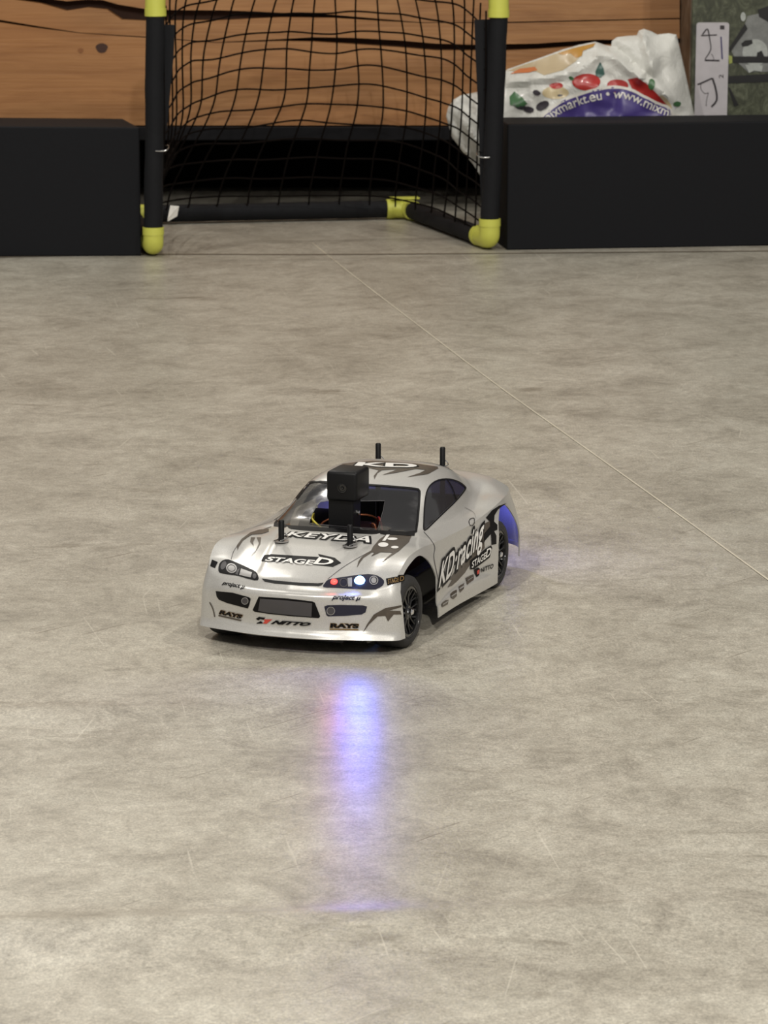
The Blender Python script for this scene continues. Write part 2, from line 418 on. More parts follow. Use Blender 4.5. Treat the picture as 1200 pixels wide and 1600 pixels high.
# plinth under the planks
pl = B().box((-3, 6.76, 0), (.528, 6.95, .15)).obj('baseboard_back', M['void']); tag(pl, 'black recess below the plank wall', 'skirting', kind='structure')
pr = B().box((-3, WY - .012, .129), (.528, 6.95, .1525), .002).obj('trim_3', M['plinth']); tag(pr, 'black ledge along the foot of the plank wall', 'ledge', kind='structure')
wr = B().box((.565, 7.0, 0), (4, 7.1, 2.6)).obj('wall_right', M['gap']); tag(wr, 'dark wall behind the printed carton', 'wall', kind='structure')

# ================================================================== BLACK BARRIER BOXES
def barrier(pts_front, h0, h1, depth, label, slant=0.):
    """front bottom edge a->b on the floor"""
    a, b = pts_front; d = (b - a).normalized(); n = Vector((-d.y, d.x, 0))
    if n.y < 0: n = -n
    bm = bmesh.new(); q = [a, b, b + n * depth - d * slant, a + n * depth]; hs = [h0, h1, h1, h0]
    lo = [bm.verts.new(p) for p in q]; hi = [bm.verts.new(p + Vector((0, 0, h))) for p, h in zip(q, hs)]
    bm.faces.new(lo[::-1]); bm.faces.new(hi)
    for k in range(4): bm.faces.new((lo[k], lo[(k + 1) % 4], hi[(k + 1) % 4], hi[k]))
    bmesh.ops.bevel(bm, geom=bm.edges[:], offset=.0025, segments=2, profile=.5, affect='EDGES')
    o = B().bm(bm).obj('barrier_box', M['blackboard']); return tag(o, label, 'box', 'black barrier boxes')
g = ground
A0 = g(221, 400); A1 = g(-420, 404)
barrier((Vector((A1.x, A1.y, 0)), Vector((A0.x, A0.y, 0))), .216, .208, .165, 'long matte black box on the floor left of the goal', .03)
B0 = g(792, 391); B1 = g(1560, 378)
barrier((Vector((B0.x, B0.y, 0)), Vector((B1.x, B1.y, 0))), .2065, .2055, .13, 'long matte black box on the floor right of the goal, bag behind it')

# ================================================================== GOAL
GA = g(240, 401); GB = g(765, 391); GR = g(637, 342)
GA.z = GB.z = 0; dv = Vector((GR.x - GB.x, GR.y - GB.y, 0)); GL = GA + dv + Vector((.062, 0, 0)); GRr = GB + dv
mid = (GA + GB) / 2
goal = empty('football_goal', mid); tag(goal, 'small football goal with black foam tubes, lime green corner joints and black net', 'goal')
RT = .0152; zb = .018; TOPZ = .445
def foam(a, b, name='foam_tube', r=RT):
    a, b = Vector(a), Vector(b); n = 26; pts = []; rr = []
    for k in range(n + 1):
        t = k / n; p = a.lerp(b, t)
        p += Vector((noise.noise((t * 5, a.x * 9, 1)), noise.noise((t * 5, a.y * 9, 5)), 0)) * .0012
        pts.append(p); rr.append(r * (1 + .06 * noise.noise((t * 11, a.x * 7, a.z * 5))))
    return B().tube(pts, rr, 20).obj(name, M['foam'], goal, True, True)
ltop = at(243, 22, GA.y); rtop = at(779, 24, GB.y)
foam(GA + Vector((0, 0, .045)), ltop, 'post'); foam(GB + Vector((0, 0, .052)), rtop, 'post')
lt2 = Vector((ltop.x, ltop.y, TOPZ)); rt2 = Vector((rtop.x + .002, rtop.y, TOPZ))
cx = (rt2 - lt2).normalized()
foam(lt2 + cx * .05, rt2 - cx * .05, 'crossbar')
dn = dv.normalized(); dnl = (GL - GA).normalized(); Z = Vector((0, 0, zb))
foam(GL + Z + cx * .05, GRr + Z - cx * .034, 'base_tube')
foam(GB + Z + dn * .05, GRr + Z - dn * .030, 'base_tube'); foam(GA + Z + dnl * .05, GL + Z - dnl * .03, 'base_tube')
def joint(pts, r=.0165, name='corner_joint'):
    b = B(); b.tube([Vector(tuple(p)) for p in catmull([tuple(p) for p in pts], 6)], r, 22)
    for e, q in ((pts[0], pts[1]), (pts[-1], pts[-2])):
        e, q = Vector(e), Vector(q); d = (q - e).normalized(); b.tube([e, e + d * .012], r * 1.06, 22)
    return b.obj(name, M['yellow'], goal, True, True)
k = Vector((0, 0, 1))
joint([GA + k * .048, GA + k * .034, GA + k * .021 + dnl * .003, GA + k * .0185 + dnl * .02, GA + k * .0185 + dnl * .055], .0165)
joint([GB + k * .052, GB + k * .036, GB + k * .022 + dn * .003, GB + k * .0185 + dn * .02, GB + k * .0185 + dn * .058], .0168)
for base, sgn, dn_ in ((GRr, -1, dn), (GL, 1, dnl)):
    joint([base + Z + cx * sgn * .038, base + Z + cx * sgn * .016, base + Z + dn_ * -.004 + cx * sgn * .002, base + Z - dn_ * .018, base + Z - dn_ * .034], .0165)
fin = B().box((-.032, -.013, 0), (.020, .013, .003), .001, Matrix.Translation(GRr + Vector((0, 0, zb + .0175))) @ Matrix.Rotation(R(8), 4, 'Z')).obj('joint_flange', M['yellow'], goal, world=True)
joint([ltop - k * .003, ltop + k * .02, Vector((ltop.x, ltop.y, TOPZ - .004)) + cx * .003, lt2 + cx * .02, lt2 + cx * .055])
joint([rtop - k * .003, rtop + k * .02, Vector((rtop.x, rtop.y, TOPZ - .004)) - cx * .003, rt2 - cx * .02, rt2 - cx * .055])
# net sleeves beside the posts
def sleeve(pxs, Y, name='net_sleeve'):
    P = [at(x, y, Y) for x, y in pxs]; n = len(P); b = B(); off = Vector((0, .004, 0))
    b.add(P + [p + off for p in P], [tuple(range(n)), tuple(range(2 * n - 1, n - 1, -1))] + [(i, (i + 1) % n, n + (i + 1) % n, n + i) for i in range(n)])
    return b.obj(name, M['foam'], goal, world=True)
sleeve([(250, 38), (273, 39), (271, 90), (267, 130), (264, 165), (261, 200), (250, 200)], GA.y + .004)
sleeve([(741, 31), (770, 30), (768, 340), (753, 340), (750, 280), (748, 190), (744, 110)], GB.y + .004)
# hooks and tag
def hook(px, py, Y, s):
    p = at(px, py, Y - .018); pts = [p + Vector((s * x, y, z)) for x, y, z in ((-.008, 0, 0), (0, -.002, .0), (.008, -.001, .001), (.012, .006, .004), (.0105, .014, .008), (.004, .022, .006))]
    B().tube([Vector(tuple(q)) for q in catmull([tuple(q) for q in pts], 5)], .0011, 8).obj('wire_hook', M['metal'], goal, True, True)
hook(251, 236, GA.y, 1); hook(757, 246, GB.y, -1)
tg = [at(262, 341, GA.y + .01), at(262, 346, GA.y + .01), at(276, 338, GA.y + .03), at(279, 322, GA.y + .04), at(266, 321, GA.y + .035)]
b = B(); b.add(tg + [p + Vector((.0008, .0012, 0)) for p in tg], [(0, 1, 2, 3, 4), (9, 8, 7, 6, 5)] + [(i, (i + 1) % 5, 5 + (i + 1) % 5, 5 + i) for i in range(5)])
o = b.obj('care_tag', M['white'], goal, world=True); o['label'] = 'small white care tag'
# the net: horizontal rows run from post round the back to the other post
def depth(z): return (.435 - .50 * z) * math.sqrt(max(0.0, 1 - (z / .47) ** 6))
def urow(z, n=240):
    """one row of the net: from post round the back to the other post"""
    out = []; D = depth(z); k_ = sstep0(.05, .26, z); dl = (dnl * (1 - k_) + Vector((.10, 1, 0)).normalized() * k_).normalized(); e = .50
    for i in range(n + 1):
        ang = i / n * math.pi; X = -math.copysign(abs(math.cos(ang)) ** e, math.cos(ang)); Yd = abs(math.sin(ang)) ** e
        f_ = (X * .97 + 1) / 2; d_ = (dl * (1 - f_) + dn * f_)
        out.append(GA.lerp(GB, f_) + d_ * (D * Yd) + Vector((.012 * (1 - f_) * k_, 0, -.05 * (1 - Yd) * min(1, z / .1))))
    L = [0]
    for i in range(n): L.append(L[-1] + (out[i + 1] - out[i]).length)
    return out, L
def sstep0(a, b, x): t = max(0, min(1, (x - a) / (b - a))); return t * t * (3 - 2 * t)
CACHE = {}
def netp(a, z):
    if z not in CACHE: CACHE[z] = urow(z)
    out, L = CACHE[z]; s_ = a * L[-1]; i = min(max(int(np.searchsorted(L, s_)), 1), len(L) - 1)
    t = (s_ - L[i - 1]) / max(1e-9, L[i] - L[i - 1]); p = out[i - 1].lerp(out[i], t)
    w_ = min(1, z * 8) * math.sin(math.pi * a)
    return Vector((p.x + .006 * noise.noise((a * 14, z * 9, 3)) * w_, p.y, max(.018, p.z + z + (.012 * noise.noise((a * 9, z * 11, 8)) ) * w_) if z > .04 else .034))
NZ = [.409 - .0325 * i for i in range(12)] + [.02]; NC = 22
b = B()
for zrow in NZ[:-1]:
    b.tube([netp(k / 120, zrow) for k in range(121)], .0015, 6, False)
for j in range(NC + 1):
    a = j / NC; b.tube([netp(a, .44 + (.02 - .44) * k / 40) for k in range(41)], .0015, 6, False)
b.obj('net', M['net'], goal, world=True)

# ================================================================== CARTON with printed goal
CY = 6.15
cx0 = at(1080, 100, CY).x
carton = empty('carton', (cx0 + .15, CY + .12, 0)); tag(carton, 'dark green carton printed with a football and goal, behind the right black box', 'box')
gm = N('printed_grass'); v = gm.coords((1, 1, .6)); c = gm.ramp(gm.noise(v, 55, 8, .8, .8), [(.35, rgb(38, 40, 30)), (.5, rgb(66, 70, 52)), (.66, rgb(104, 108, 88)), (.8, rgb(150, 152, 140))])
gm.l(c, gm.b.inputs['Base Color']); gm.set(Roughness=.45)
gs = N('carton_side_print'); v = gs.coords((1, 1, 1)); c = gs.ramp(gs.noise(v, 14, 5, .6, .8), [(.35, rgb(58, 46, 36)), (.55, rgb(96, 82, 68)), (.75, rgb(136, 128, 118))])
gs.l(c, gs.b.inputs['Base Color']); gs.set(Roughness=.5)
B().box((cx0, CY, 0), (cx0 + .32, CY + .26, .58), .002).obj('carton_front', gm.m, carton, world=True)
sd = B().box((cx0 - .0018, CY + .006, .004), (cx0, CY + .256, .575)).obj('carton_side', gs.m, carton, world=True)
cs = Surf([(cx0, CY, 0), (cx0 + .4, CY, 0), (cx0 + .4, CY, .6), (cx0, CY, .6)], [(0, 1, 2, 3)])
pd = plain('print_black', rgb(16, 16, 18), .45); pg = plain('print_grey', rgb(122, 124, 122), .45, nscale=90, var=.5); pw = plain('print_pale', rgb(168, 172, 168), .45, nscale=120, var=.35)
py_ = plain('print_lime', rgb(150, 158, 80), .45); plb = plain('label_white', rgb(188, 184, 188), .5)
cs.poly('print_shape', [(1168, 25), (1200, 18), (1240, 20), (1240, 112), (1168, 112), (1150, 95), (1143, 80), (1158, 55)], pg, carton, .0006, 6)
cs.poly('printed_football', ellipse(1180, 82, 20, 21), pw, carton, .0010, 5)
cs.multi('print_shape', [[(1158, 68), (1164, 63), (1175, 62), (1176, 68), (1168, 72), (1160, 73)], [(1183, 82), (1190, 79), (1194, 88), (1182, 88)], [(1184, 15), (1240, -4), (1240, 36), (1200, 34), (1186, 26)]], pd, carton, .0014, 5)
cs.multi('printed_goal_bar', [[(1144, 88), (1240, 88), (1240, 98), (1144, 98)], [(1138, 119), (1240, 113), (1240, 126), (1138, 130)], [(1139, 75), (1164, 37), (1168, 45), (1140, 82)], [(1137, 135), (1141, 138), (1154, 164), (1147, 166)]], pd, carton, .0016, 6)
cs.multi('print_shape', [[(1164, 101), (1192, 102), (1190, 112), (1178, 110), (1170, 114)]], pw, carton, .0018, 5)
cs.poly('printed_joint', [(1138, 86), (1144, 88), (1144, 98), (1139, 100)], py_, carton, .0018, 4)
cs.poly('printed_joint', ellipse(1161, 26, 4, 7), pw, carton, .0018, 4)
def rrect(x0, y0, x1, y1, r):
    out = []
    for cx_, cy_, a0 in ((x1 - r, y0 + r, -90), (x1 - r, y1 - r, 0), (x0 + r, y1 - r, 90), (x0 + r, y0 + r, 180)):
        out += [(cx_ + r * math.cos(R(a0 + 30 * k)), cy_ + r * math.sin(R(a0 + 30 * k))) for k in range(4)]
    return out
lab = [(x + (167 - y) * .025 , y) for x, y in rrect(1085, 35, 1136, 190, 4)]
o = cs.poly('instruction_label', lab, plb, carton, .0022, 8); o['label'] = 'white instruction label with two line drawings'
ink = plain('label_ink', rgb(48, 42, 46), .5); ink2 = plain('label_ink_blue', rgb(56, 48, 100), .5)
def L3(pts): return [(1060 + x / 8.571, y / 8.571) for x, y in pts]
for pts, w in (([(320, 460), (385, 385), (410, 470)], 2.), ([(300, 475), (515, 465)], 1.8), ([(405, 455), (430, 600), (425, 680), (355, 790)], 1.6), ([(350, 805), (550, 810)], 2.4), ([(440, 720), (465, 760), (475, 800)], .8),
               ([(255, 1130), (330, 1100), (450, 1045)], 2.4), ([(455, 1045), (500, 1200), (510, 1340), (440, 1430)], 3.), ([(300, 1120), (300, 1190), (350, 1250), (400, 1240)], .8), ([(400, 1240), (375, 1340), (370, 1420)], .8)):
    cs.line('label_drawing', L3(pts), w, ink, carton, .003, 3)
cs.line('label_drawing', L3([(568, 490), (585, 790)]), 2.2, ink2, carton, .003, 2)
for ch, cxp, cyp in (('1', 585, 365), ('2', 570, 1020)):
    v, f = text2d(ch); bb = bbox(v); X0, Y0 = 1060 + cxp / 8.571, cyp / 8.571   # printed sideways
    cs.lay('label_number', fit(v, [(X0 - 3.5, Y0 + 3.), (X0 - 3.5, Y0 - 3.), (X0 + 3.5, Y0 - 3.), (X0 + 3.5, Y0 + 3.)][::1], bb), f, ink, carton, .003, smooth=False)

# ================================================================== CARRIER BAG
bo = [(697, 182), (700, 168), (708, 156), (722, 148), (745, 144), (770, 128), (793, 108), (822, 98), (850, 88), (880, 77), (905, 70), (930, 65), (945, 70), (955, 72), (956, 64), (964, 58), (980, 56), (995, 55), (998, 48), (1006, 45), (1018, 49), (1027, 54), (1045, 52), (1057, 54), (1062, 75), (1070, 110), (1077, 142), (1083, 172), (1090, 200), (1090, 330), (1010, 350), (850, 352), (800, 340), (770, 300), (752, 277), (740, 258), (722, 236), (706, 214)]
v2, f2 = tri(bo, 5.0)
BY = 6.02
def dist_edge(x, y):
    d = 1e9
    for i in range(len(bo)):
        a, c = Vector(bo[i]), Vector(bo[(i + 1) % len(bo)]); t = max(0, min(1, (Vector((x, y)) - a).dot(c - a) / max(1e-9, (c - a).length_squared)))
        d = min(d, (a.lerp(c, t) - Vector((x, y))).length)
    return d
def crease(x, y):
    z = 0
    for (x1, y1, x2, y2, w, h) in ((930, 66, 1000, 120, 9, .016), (1000, 120, 1075, 170, 8, .008), (998, 48, 1022, 110, 7, .012), (1022, 110, 1050, 172, 8, .006), (956, 66, 1010, 120, 8, -.012), (1040, 54, 1030, 120, 9, -.008),
                                   (795, 128, 900, 112, 8, .008), (900, 112, 935, 88, 7, .010), (935, 88, 975, 92, 6, .006), (800, 140, 880, 128, 6, -.006),
                                   (722, 150, 712, 205, 7, -.008), (748, 150, 735, 240, 8, .012), (705, 180, 748, 260, 7, -.010), (725, 190, 750, 230, 6, .008), (1057, 56, 1075, 140, 5, .006)):
        a, c, p = Vector((x1, y1)), Vector((x2, y2)), Vector((x, y)); t = max(0, min(1, (p - a).dot(c - a) / (c - a).length_squared)); d = (a.lerp(c, t) - p).length
        z += h * math.exp(-(d / w) ** 2)
    return z
fv = []; bv = []
for (x, y) in v2:
    d = dist_edge(x, y); th = .050 * (1 - math.exp(-d / 26)) + .0015; p = at(x, y, BY)
    n1 = noise.noise((x / 38, y / 38, 2)) * .012 + noise.noise((x / 14, y / 14, 7)) * .0035 + crease(x, y) * .9
    k_ = min(1, d / 8)
    r_ = ray(x, y)
    fv.append(p - r_ * ((th + n1 * k_))); bv.append(p + r_ * (th * 1.1))
V = fv + bv; n = len(fv); V = [Vector((p.x, min(p.y, 6.125), max(.002, p.z))) for p in V]
cnt = {}
for q in f2:
    for i in range(len(q)):
        e = (q[i], q[(i + 1) % len(q)]); cnt[e] = 1
rim = [e for e in cnt if (e[1], e[0]) not in cnt]
F = [tuple(q) for q in f2] + [tuple(i + n for i in q[::-1]) for q in f2] + [(a + n, c + n, c, a) for a, c in rim]
bagm = N('bag_film'); bagm.set(Base_Color=rgb(214, 214, 208), Roughness=.28, Coat_Weight=.3); nn = bagm.noise(bagm.coords((1, 1, 1)), 34, 5, .7, 1.2); bagm.bump(nn, .5, .006)
M['bag'] = bagm.m
bag = B().add(V, F).obj('carrier_bag', M['bag'], None, True); tag(bag, 'crumpled white plastic carrier bag with fruit print and purple circle of lettering', 'bag')
bsf = Surf([V[i] for i in range(n)], [tuple(q) for q in f2])
pc = lambda nm, c, **k: plain(nm, c, .32, coat=.3, **k)
purple = pc('print_purple', rgb(74, 62, 128)); red = pc('print_red', rgb(176, 48, 44), nscale=50, var=.25); green = pc('print_green', rgb(70, 110, 72), var=.3); teal = pc('print_teal', rgb(52, 92, 84), var=.3)
cream = pc('print_cream', rgb(208, 190, 150)); orange = pc('print_orange', rgb(204, 118, 66)); gold = pc('print_gold', rgb(184, 136, 58), var=.2); dark = pc('print_dark', rgb(58, 54, 60), var=.3); tan = pc('print_tan', rgb(190, 172, 140))
pr_ = [(836, 200), (846, 184), (856, 174), (866, 166), (880, 157), (905, 147), (930, 140), (960, 136), (985, 140), (1005, 150), (1030, 162), (1046, 170), (1056, 200)]
bsf.poly('fruit_print', [(793, 111), (820, 101), (850, 91), (880, 80), (905, 73), (911, 76), (909, 86), (900, 96), (880, 110), (850, 118), (838, 112), (815, 112)], tan, bag, .0006, 5)
bsf.poly('fruit_print', [(797, 116), (812, 108), (836, 105), (840, 110), (826, 114), (808, 115)], orange, bag, .0010, 4)
bsf.poly('fruit_print', [(872, 84), (890, 78), (908, 73), (930, 68), (928, 73), (911, 80), (909, 88), (900, 91), (892, 84), (880, 86)], gold, bag, .0010, 4)
bsf.multi('fruit_print', [ellipse(868, 145, 21, 10, 20), ellipse(1040, 160, 14, 5, 20, .9)], cream, bag, .0008, 4)
bsf.multi('fruit_print', [ellipse(916, 128, 22, 13, 24), ellipse(869, 134, 11, 5, 20), ellipse(965, 134, 17, 10, 20), [(981, 124), (996, 121), (1012, 132), (1026, 145), (1042, 163), (1036, 168), (1015, 158), (1000, 150), (988, 140)]], red, bag, .0012, 4)
bsf.multi('fruit_print', [[(930, 112), (934, 102), (937, 96), (943, 106), (945, 116), (938, 122), (931, 120)]], teal, bag, .0018, 4)
bsf.multi('fruit_print', [[(796, 152), (804, 144), (816, 152), (824, 162), (812, 168), (797, 164)], ellipse(893, 122, 5, 3, 12, .6), ellipse(1018, 132, 5, 8, 14), ellipse(1057, 162, 6, 4, 12)], green, bag, .0018, 4)
bsf.multi('fruit_print', [ellipse(812, 165, 10, 5, 16, .3), ellipse(826, 171, 9, 5, 16, .2), ellipse(848, 165, 11, 7, 16, -.5), ellipse(839, 145, 6, 3.5, 14, .2), ellipse(875, 149, 4, 2, 12)], dark, bag, .0018, 4)
bsf.line('circle_rim', pr_, 4.5, M['white'], bag, .0016, 4)
bsf.poly('purple_circle', pr_, purple, bag, .0014, 4)
# lettering that follows the rim of the circle
path = [Vector(tuple(p)) for p in catmull([(x, y + 13) for x, y in [(846, 190), (858, 177), (870, 168), (884, 159), (905, 151), (930, 144), (960, 140), (985, 144), (1003, 152), (1030, 164), (1060, 176)]], 8)]
acc = [0]
for i in range(1, len(path)): acc.append(acc[-1] + (path[i] - path[i - 1]).length)
def onpath(s):
    for i in range(1, len(path)):
        if acc[i] >= s: t = (s - acc[i - 1]) / (acc[i] - acc[i - 1]); return path[i - 1].lerp(path[i], t), (path[i] - path[i - 1]).normalized()
    return path[-1], (path[-1] - path[-2]).normalized()
tv, tf = text2d('mixmarkt.eu \u2022 www.mixmarkt.eu', .012); sc = 19.5; s0 = 10; V2 = []
for (x, y) in tv:
    p, d = onpath(s0 + x * sc); nrm = Vector((d.y, -d.x)); V2.append(p + nrm * (y * sc * 1.05))
keep = [q for q in tf if all(s0 + tv[i][0] * sc < acc[-1] - 1 for i in q)]
bsf.lay('bag_lettering', V2, keep, M['white'], bag, .0022, smooth=False)

# ================================================================== THE CAR
YAW = R(18.8)
car = empty('toy_car', (-.0245, 3.148, 0), -(math.pi / 2 + YAW))
tag(car, 'silver toy drift car with black camera on its windscreen and one lit headlamp', 'toy car')
CM = wm(car); mm = .001
cols = 18
R3 = [(181, 0, 56), (179, 30, 56), (171, 56, 56.5), (161, 74, 58.5), (153, 83, 62.5), (143, 86.5, 71), (125, 88, 79.5), (95, 88.5, 81), (66, 89, 79), (20, 90.5, 76.5), (-40, 93, 75.5), (-96, 95, 78.5), (-130, 95, 81), (-165, 91, 81), (-195, 84.5, 80), (-218, 74, 80.5), (-230, 48, 85.5), (-233, 0, 88.5)]
R2 = [(186.5, 0, 50), (184.5, 30, 50), (176, 58, 50), (164, 77, 47), (158, 86, 47), (149, 91, 48.5), (125, 95.5, 58), (95, 96.5, 58), (66, 96, 54), (20, 94.5, 50), (-40, 96, 50), (-96, 103, 54), (-130, 104, 58), (-165, 101, 54), (-194, 95, 50), (-220, 83, 50), (-233, 50, 52), (-237, 0, 52)]
R1 = [(182, 0, 27), (180, 30, 27), (172.5, 59, 27), (164, 79, 28), (158, 88, 28), (149, 92.5, 28), (125, 96.5, 28), (95, 97.5, 28), (66, 96.5, 29), (20, 95, 30), (-40, 98, 30), (-96, 104, 27), (-130, 105, 28), (-165, 102, 28), (-194, 96, 28), (-221, 85, 28), (-236, 50, 28), (-239, 0, 28)]
Rh = [(183, 0, 20), (181.5, 30, 20), (173.5, 60, 20.5), (164, 80, 20), (158, 89, 20), (149, 93, 20), (125, 99, 20), (95, 99, 20), (66, 98, 24), (20, 98.5, 25.5), (-40, 101.5, 25), (-96, 104, 19), (-130, 105, 20), (-165, 102, 22), (-194, 96, 23), (-221, 85, 25), (-235, 50, 25), (-238, 0, 25)]
R0 = [(187, 0, 15.5), (185, 30, 15.5), (176, 61, 15), (166, 82, 14), (159, 90.5, 13.5), (149, 93.5, 13.5), (125, 99, 14), (95, 99, 14), (66, 98.5, 14.5), (20, 99, 13.5), (-40, 102, 12.5), (-96, 104, 11.5), (-130, 105, 14), (-165, 102, 16), (-194, 96, 18), (-221, 85, 21), (-234, 50, 22), (-237, 0, 22)]
Dc = pchip([190, 182, 176, 168, 150, 128, 110, 80, 60, 42, -150, -190, -215, -230, -242], [53, 57, 61, 65, 70.5, 76.5, 80.5, 83.5, 85.5, 86.5, 88, 92, 92, 90.5, 87])
Zs = pchip([190, 182, 171, 160, 150, 140, 125, 95, 66, 20, -40, -96, -130, -165, -195, -220, -242], [53, 57, 59, 61, 64.5, 71, 79.5, 82, 79, 76.5, 76.5, 79, 82, 81, 79, 79, 80])
Zr = pchip([75, 60, 48, 30, 10, -16, -32, -50, -75, -100, -125, -150, -175, -195, -215], [68, 78, 85, 93.8, 103.4, 115.6, 119, 120.8, 121.6, 120.4, 116, 107.5, 98.5, 91, 82])
Yb = pchip([75, 40, 0, -50, -90, -125, -160, -215], [62, 73, 76.5, 78, 76, 71, 63, 48])
Fv = pchip([0, .3, .5, .62, .72, .8, .9, 1., 1.15, 1.6], [1, .985, .945, .885, .79, .66, .36, 0, -.55, -1.8])
def sstep(a, b, x): t = max(0, min(1, (x - a) / (b - a))); return t * t * (3 - 2 * t)
def Hf(x, y):
    ay = abs(y); w = min(1, ay / 94) ** 2.6
    base = Dc(x) * (1 - w) + Zs(x) * w
    if x > 30: base += 1.3 * (1 - sstep(34 + (130 - x) * .14, 40 + (130 - x) * .14, ay)) * sstep(175, 160, x) * 1.0
    if x > 45: base -= 1.2 * math.exp(-((ay - (60 + (150 - x) * .05)) / 8) ** 2) * sstep(160, 130, x)
    if x < -50: base -= 2.6 * math.exp(-((ay - Yb(x) - 5) / 8) ** 2) * sstep(-50, -100, x) * sstep(-195, -160, x)
    xe = x + 9 * (ay / 70) ** 2 if x > -60 else x + 9 * (ay / 70) ** 2 * max(0, 1 + (x + 60) / 60)
    gr = base if ay > 150 else None
    zr = Zr(xe); yb = Yb(x); g_ = 78 + (zr - 78) * Fv(ay / yb) if zr > 78 else zr - 12 * (ay / yb) ** 2
    k = 1.6; d = (g_ - base) / k
    if d > 20: return g_
    if d < -20: return base
    return base + k * math.log(1 + math.exp(d))
n_c = 12
rings = [[tuple(p) for p in catmull(Rr, n_c)] for Rr in (R0, Rh, R1, R2, R3)]
m_half = len(rings[0])
loop = []                                 # whole loop of columns: left half then mirrored right half
for i in range(m_half): loop.append([np.array(r[i]) * np.array([1, 1 + .030 * max(0, min(1, r[i][0] / 100)), 1]) for r in rings])
for i in range(m_half - 2, 0, -1): loop.append([np.array(r[i]) * np.array([1, -1, 1]) for r in rings])
nl = len(loop); NS = 46; cv = []; rows = None
for c in loop:
    side = catmull(c, 6)                 # 25 points bottom..shoulder
    P3 = c[-1]; sx = max(-185, min(128, P3[0])); colp = [tuple(p) for p in side]
    H1 = Hf(P3[0], P3[1])
    for q in range(1, NS + 1):
        s_ = 1 - q / NS
        x = sx + (P3[0] - sx) * s_; y = P3[1] * s_
        z = Hf(x, y) + (P3[2] - H1) * s_ ** 8
        colp.append((x, y, z))
    rows = len(colp); cv.append(colp)
bV = [Vector(p) * mm for c in cv for p in c]
bF = [(i * rows + j, ((i + 1) % nl) * rows + j, ((i + 1) % nl) * rows + j + 1, i * rows + j + 1) for i in range(nl) for j in range(rows - 1)]
bm = bmesh.new(); vs = [bm.verts.new(v) for v in bV]
for f in bF: bm.faces.new([vs[i] for i in f])
bmesh.ops.remove_doubles(bm, verts=bm.verts, dist=.00005)
# fill the seam along the spine
loose = [e for e in bm.edges if len(e.link_faces) == 1 and all(v.co.z > .05 for v in e.verts)]
if loose: bmesh.ops.holes_fill(bm, edges=loose, sides=0)
bmesh.ops.recalc_face_normals(bm, faces=bm.faces)
top = max(bm.faces, key=lambda f: f.calc_center_median().z)
if top.normal.z < 0: bmesh.ops.reverse_faces(bm, faces=bm.faces)
bme = bpy.data.meshes.new('body_shell'); bm.to_mesh(bme); bm.free()
skin = Surf([CM @ v.co for v in bme.vertices], [tuple(p.vertices) for p in bme.polygons])
CI = CM.inverted()
loc_skin = BVHTree.FromPolygons([tuple(q.co) for q in bme.vertices], [tuple(p.vertices) for p in bme.polygons])
def loc(px, py):
    p = skin.px(px, py, 0); return CI @ p
body = bpy.data.objects.new('body_shell', bme); COL.objects.link(body); body.parent = car; bme.materials.append(M['paint'])
bme.polygons.foreach_set('use_smooth', [True] * len(bme.polygons))
ws_px = [(489, 752.5), (520, 754), (560, 756.5), (610, 760), (648, 763.5), (654.5, 766), (656, 772), (654, 800), (651, 826), (647, 832.5), (620, 831.5), (560, 829), (500, 825.5), (450, 822), (434, 820.5), (430, 817), (440, 805), (463, 779), (480, 758)]
hole_px = [(483, 817), (489, 800), (500, 784), (512, 782.5), (560, 783), (601, 782.5), (599, 797), (594, 814), (590, 826.5), (560, 824.5), (520, 821.5), (490, 818.5)]
sw_px = [(663.5, 829), (662, 815), (663.7, 785), (668.5, 764), (679.6, 752.5), (697, 748.5), (714, 752), (726, 760), (726, 766), (713, 782), (695, 799.5), (678, 816)]
sw_l = [loc(*p) for p in catmull(sw_px, 3, True)]; ws_l = [loc(*p) for p in catmull(ws_px, 2, True)]
def cutter(poly, fn, h0, h1):
    o = B().prism(poly, fn, h0, h1).obj('cut', M['blackm']); return o
def smoothpoly(p, n=4): return [tuple(q) for q in catmull(p, n, True)]
archF = [(149, -5), (149.5, 20), (151, 46)] + [tuple(p) for p in catmull([(150, 54), (144, 64), (131, 72.5), (112, 76.5), (96, 75.2), (81, 66), (70, 51)], 4)] + [(69, 20), (69, -5)]
archR = [(-96, -5), (-97, 20)] + [tuple(p) for p in catmull([(-99, 47), (-108, 65), (-128, 77), (-148, 74.5), (-162, 63), (-176, 48), (-185, 36)], 4)] + [(-192, 12), (-196, -5)]
cuts = []
for pol in (archF, archR):
    for sg in (1, -1): cuts.append(cutter([(a * mm, c * mm) for a, c in pol], lambda u, v, h: (u, h * sg, v), (.086 if pol is archF else .078), .13))
cuts.append(cutter([(p.x, p.y) for p in ws_l], lambda u, v, h: (u, v, h), .070, .2))
for sg in (1, -1): cuts.append(cutter([(p.x, p.z) for p in sw_l], lambda u, v, h: (u, h * sg, v), .045, .15))
md = body.modifiers.new('thick', 'SOLIDIFY'); md.thickness = .0011; md.offset = -1
for c in cuts:
    q = body.modifiers.new('cut', 'BOOLEAN'); q.object = c; q.operation = 'DIFFERENCE'; q.solver = 'EXACT'
body.parent = None; bpy.context.view_layer.update()
nme = bpy.data.meshes.new_from_object(body.evaluated_get(bpy.context.evaluated_depsgraph_get())); body.modifiers.clear(); body.data = nme; body.parent = car
nme.polygons.foreach_set('use_smooth', [True] * len(nme.polygons)); nme.set_sharp_from_angle(angle=R(42))
for c in cuts: bpy.data.objects.remove(c)
